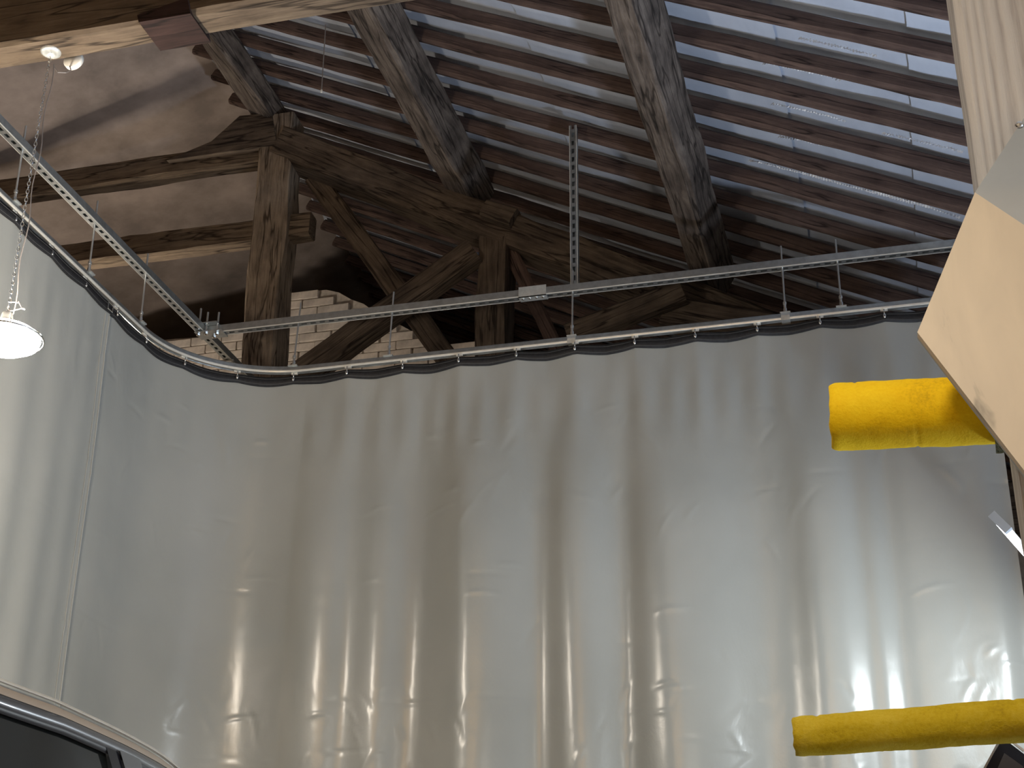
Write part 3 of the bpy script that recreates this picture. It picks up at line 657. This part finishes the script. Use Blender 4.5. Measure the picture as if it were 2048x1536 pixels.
# ================================================================== CAR (left) and black housing (right)
car = thing('car', 'silver-grey parked car with dark windows beside the side curtain', 'car', Vector((-2.2, 1.5, 0)))
CX = -2.2
RF = [(-.55, .02), (-.2, .16), (.3, .40), (.75, .565), (1.2, .625), (1.8, .655), (2.42, .668), (2.63, .675), (2.85, .672), (3.08, .665), (3.2, .654), (3.35, .628), (3.55, .56), (3.75, .42), (3.9, .22), (4.0, .06)]
def car_add(name, vs, fs, mat, parent=car, smooth=True):
    o = link(name, mesh([v - Vector((-2.2, 1.5, 0)) for v in vs], fs), mat, parent, smooth); fixn(o); return o
def loft(rows):
    k = len(rows[0]); vs = [v for r in rows for v in r]; fs = []
    for i in range(len(rows)-1):
        for j in range(k-1): fs.append((i*k+j, i*k+j+1, (i+1)*k+j+1, (i+1)*k+j))
    return vs, fs
ys = [1.0+.06*i for i in range(38)]
def rz(y): return lerp(RF, y)
def edge(y): return .60 - .10*max(0, (y-2.9))**1.5 - .08*max(0, 1.3-y)
# roof
vs, fs = loft([[V(CX+sx*edge(y)*q, y, rz(y)+h) for sx, q, h in ((1, 1.0, -.006), (1, .985, .0), (1, .955, .002), (1, .8, .006), (1, .4, .010), (1, 0, .012), (-1, .4, .010), (-1, .8, .006), (-1, .955, .002), (-1, 1.0, -.006))] for y in ys]); car_add('roof', vs, fs, M['paint'])
for sx in (1, -1):
    for nm, prof_, mat in (('roof_molding', [(.982, .004), (.985, .009), (.995, .009), (.998, .003)], M['rail']),
                           ('cant_rail', [(1.0, -.006), (1.012, -.010), (1.024, -.018), (1.028, -.026)], M['warm_reflection']),
                           ('door_frame', [(1.028, -.027), (1.036, -.033), (1.042, -.044), (1.040, -.050)], M['paint']),
                           ('window_seal', [(1.040, -.050), (1.043, -.056), (1.040, -.062)], M['carblack'])):
        vs, fs = loft([[V(CX+sx*edge(y)*q, y, rz(y)+h) for q, h in prof_] for y in ys]); car_add(nm, vs, fs, mat)
    def gl(y0, y1, name, mat, o0=0.0, lean=.0, t0=-.060):
        n = max(2, int((y1-y0)/.06)); rows = []
        for i in range(n+1):
            y = y0+(y1-y0)*i/n; top = rz(y)+t0; rows.append([V(CX+sx*(edge(y)*1.035+(.80-edge(y)*1.035)*f_+o0), y+lean*f_, top+(.02-top)*f_) for f_ in (0, .2, .5, 1)])
        vs, fs = loft(rows); car_add(name, vs, fs, mat)
    gl(1.05, 2.80, 'front_window', M['glass'], -.004)
    gl(2.90, 3.16, 'rear_window', M['glass'], -.004)
    gl(2.785, 2.835, 'pillar_trim', M['gloss'], .004, .20, -.050); gl(2.835, 2.925, 'pillar', M['paint'], .007, .20, -.045)
    for y in (-.25, 3.1):
        tyre = MB(); tyre.lathe([(.19, -.10), (.30, -.10), (.325, -.07), (.325, .07), (.30, .10), (.19, .10), (.19, -.10)], 32)
        o = tyre.build('wheel', M['tyre'], car, True); o.location = (sx*.80, y-1.5, .325); o.rotation_euler = (0, math.radians(90), 0)
        rim = MB(); rim.lathe([(.19, .09), (.17, .05), (.05, .06), (.001, .07)], 24); q = rim.build('hub', M['steel'], o, True); q.scale = (1, 1, sx)
# lower body
BT = [(-1.25, -.42), (-1.15, -.25), (-.6, -.06), (.0, .02), (2.0, .03), (3.9, .05), (4.05, -.1), (4.12, -.4)]
yb = [-1.25+.1*i for i in range(54)] + [4.12]
rows = []
for y in yb:
    e = 1 - .18*max(0, (-.7-y)/.55)**2 - .12*max(0, (y-3.7)/.42)**2; zt = lerp(BT, y)
    rows.append([V(CX+sx*q*e, y, z_) for sx, q, z_ in ((1, .80, -.80), (1, .90, -.72), (1, .93, -.35), (1, .92, -.12 if zt > -.1 else zt-.06), (1, .82, zt), (1, 0, zt+.02), (-1, .82, zt), (-1, .92, -.12 if zt > -.1 else zt-.06), (-1, .93, -.35), (-1, .90, -.72), (-1, .80, -.80))])
vs, fs = loft(rows); k = 11; fs.append(tuple(range(k))); fs.append(tuple(range(len(vs)-k, len(vs)))); car_add('body', vs, fs, M['paint'])
yw = [-.55+.1*i for i in range(17)]
vs, fs = loft([[V(CX+q*(.55+.22*(1-(y+.55)/1.6)), y, rz(y)) for q in (-1, -.5, 0, .5, 1)] for y in yw]); car_add('windscreen', vs, fs, M['glass'])
yr = [3.2+.1*i for i in range(9)]
vs, fs = loft([[V(CX+q*(edge(3.2)+.2*(y-3.2)/.8), y, rz(y)+.002) for q in (-1, -.5, 0, .5, 1)] for y in yr]); car_add('tailgate_window', vs, fs, M['glass'])

bh = thing('machine_housing', 'black glossy machine housing with chrome edge below the slim foam sleeve', 'machine', Vector((.45, 3.75, 0)))
def bx(name, poly, off, mat, parent=bh):
    mb = MB(); mb.prism([V(*q) - Vector((.45, 3.75, 0)) for q in poly], off); return fixn(mb.build(name, mat, parent))
bx('cabinet', [(.179, 3.6, .718), (.199, 3.6, .718), (.245, 3.6, .675), (.70, 3.6, .675), (.70, 3.6, -1.0), (-.02, 3.6, -1.0), (-.02, 3.6, .42)], (0, .35, 0), M['gloss'])
bx('inset_panel', [(.186, 3.597, .695), (.222, 3.597, .664), (.215, 3.597, .50), (.06, 3.597, .47)], (0, .004, 0), M['darkgrey'])
bx('edge_trim', [(.175, 3.592, .720), (.180, 3.592, .720), (-.016, 3.592, .42), (-.023, 3.592, .42)], (0, .01, 0), M['steel'])
bx('light_strip', [(.205, 3.594, .716), (.209, 3.594, .719), (.230, 3.594, .699), (.226, 3.594, .696)], (0, .006, 0), M['white'])
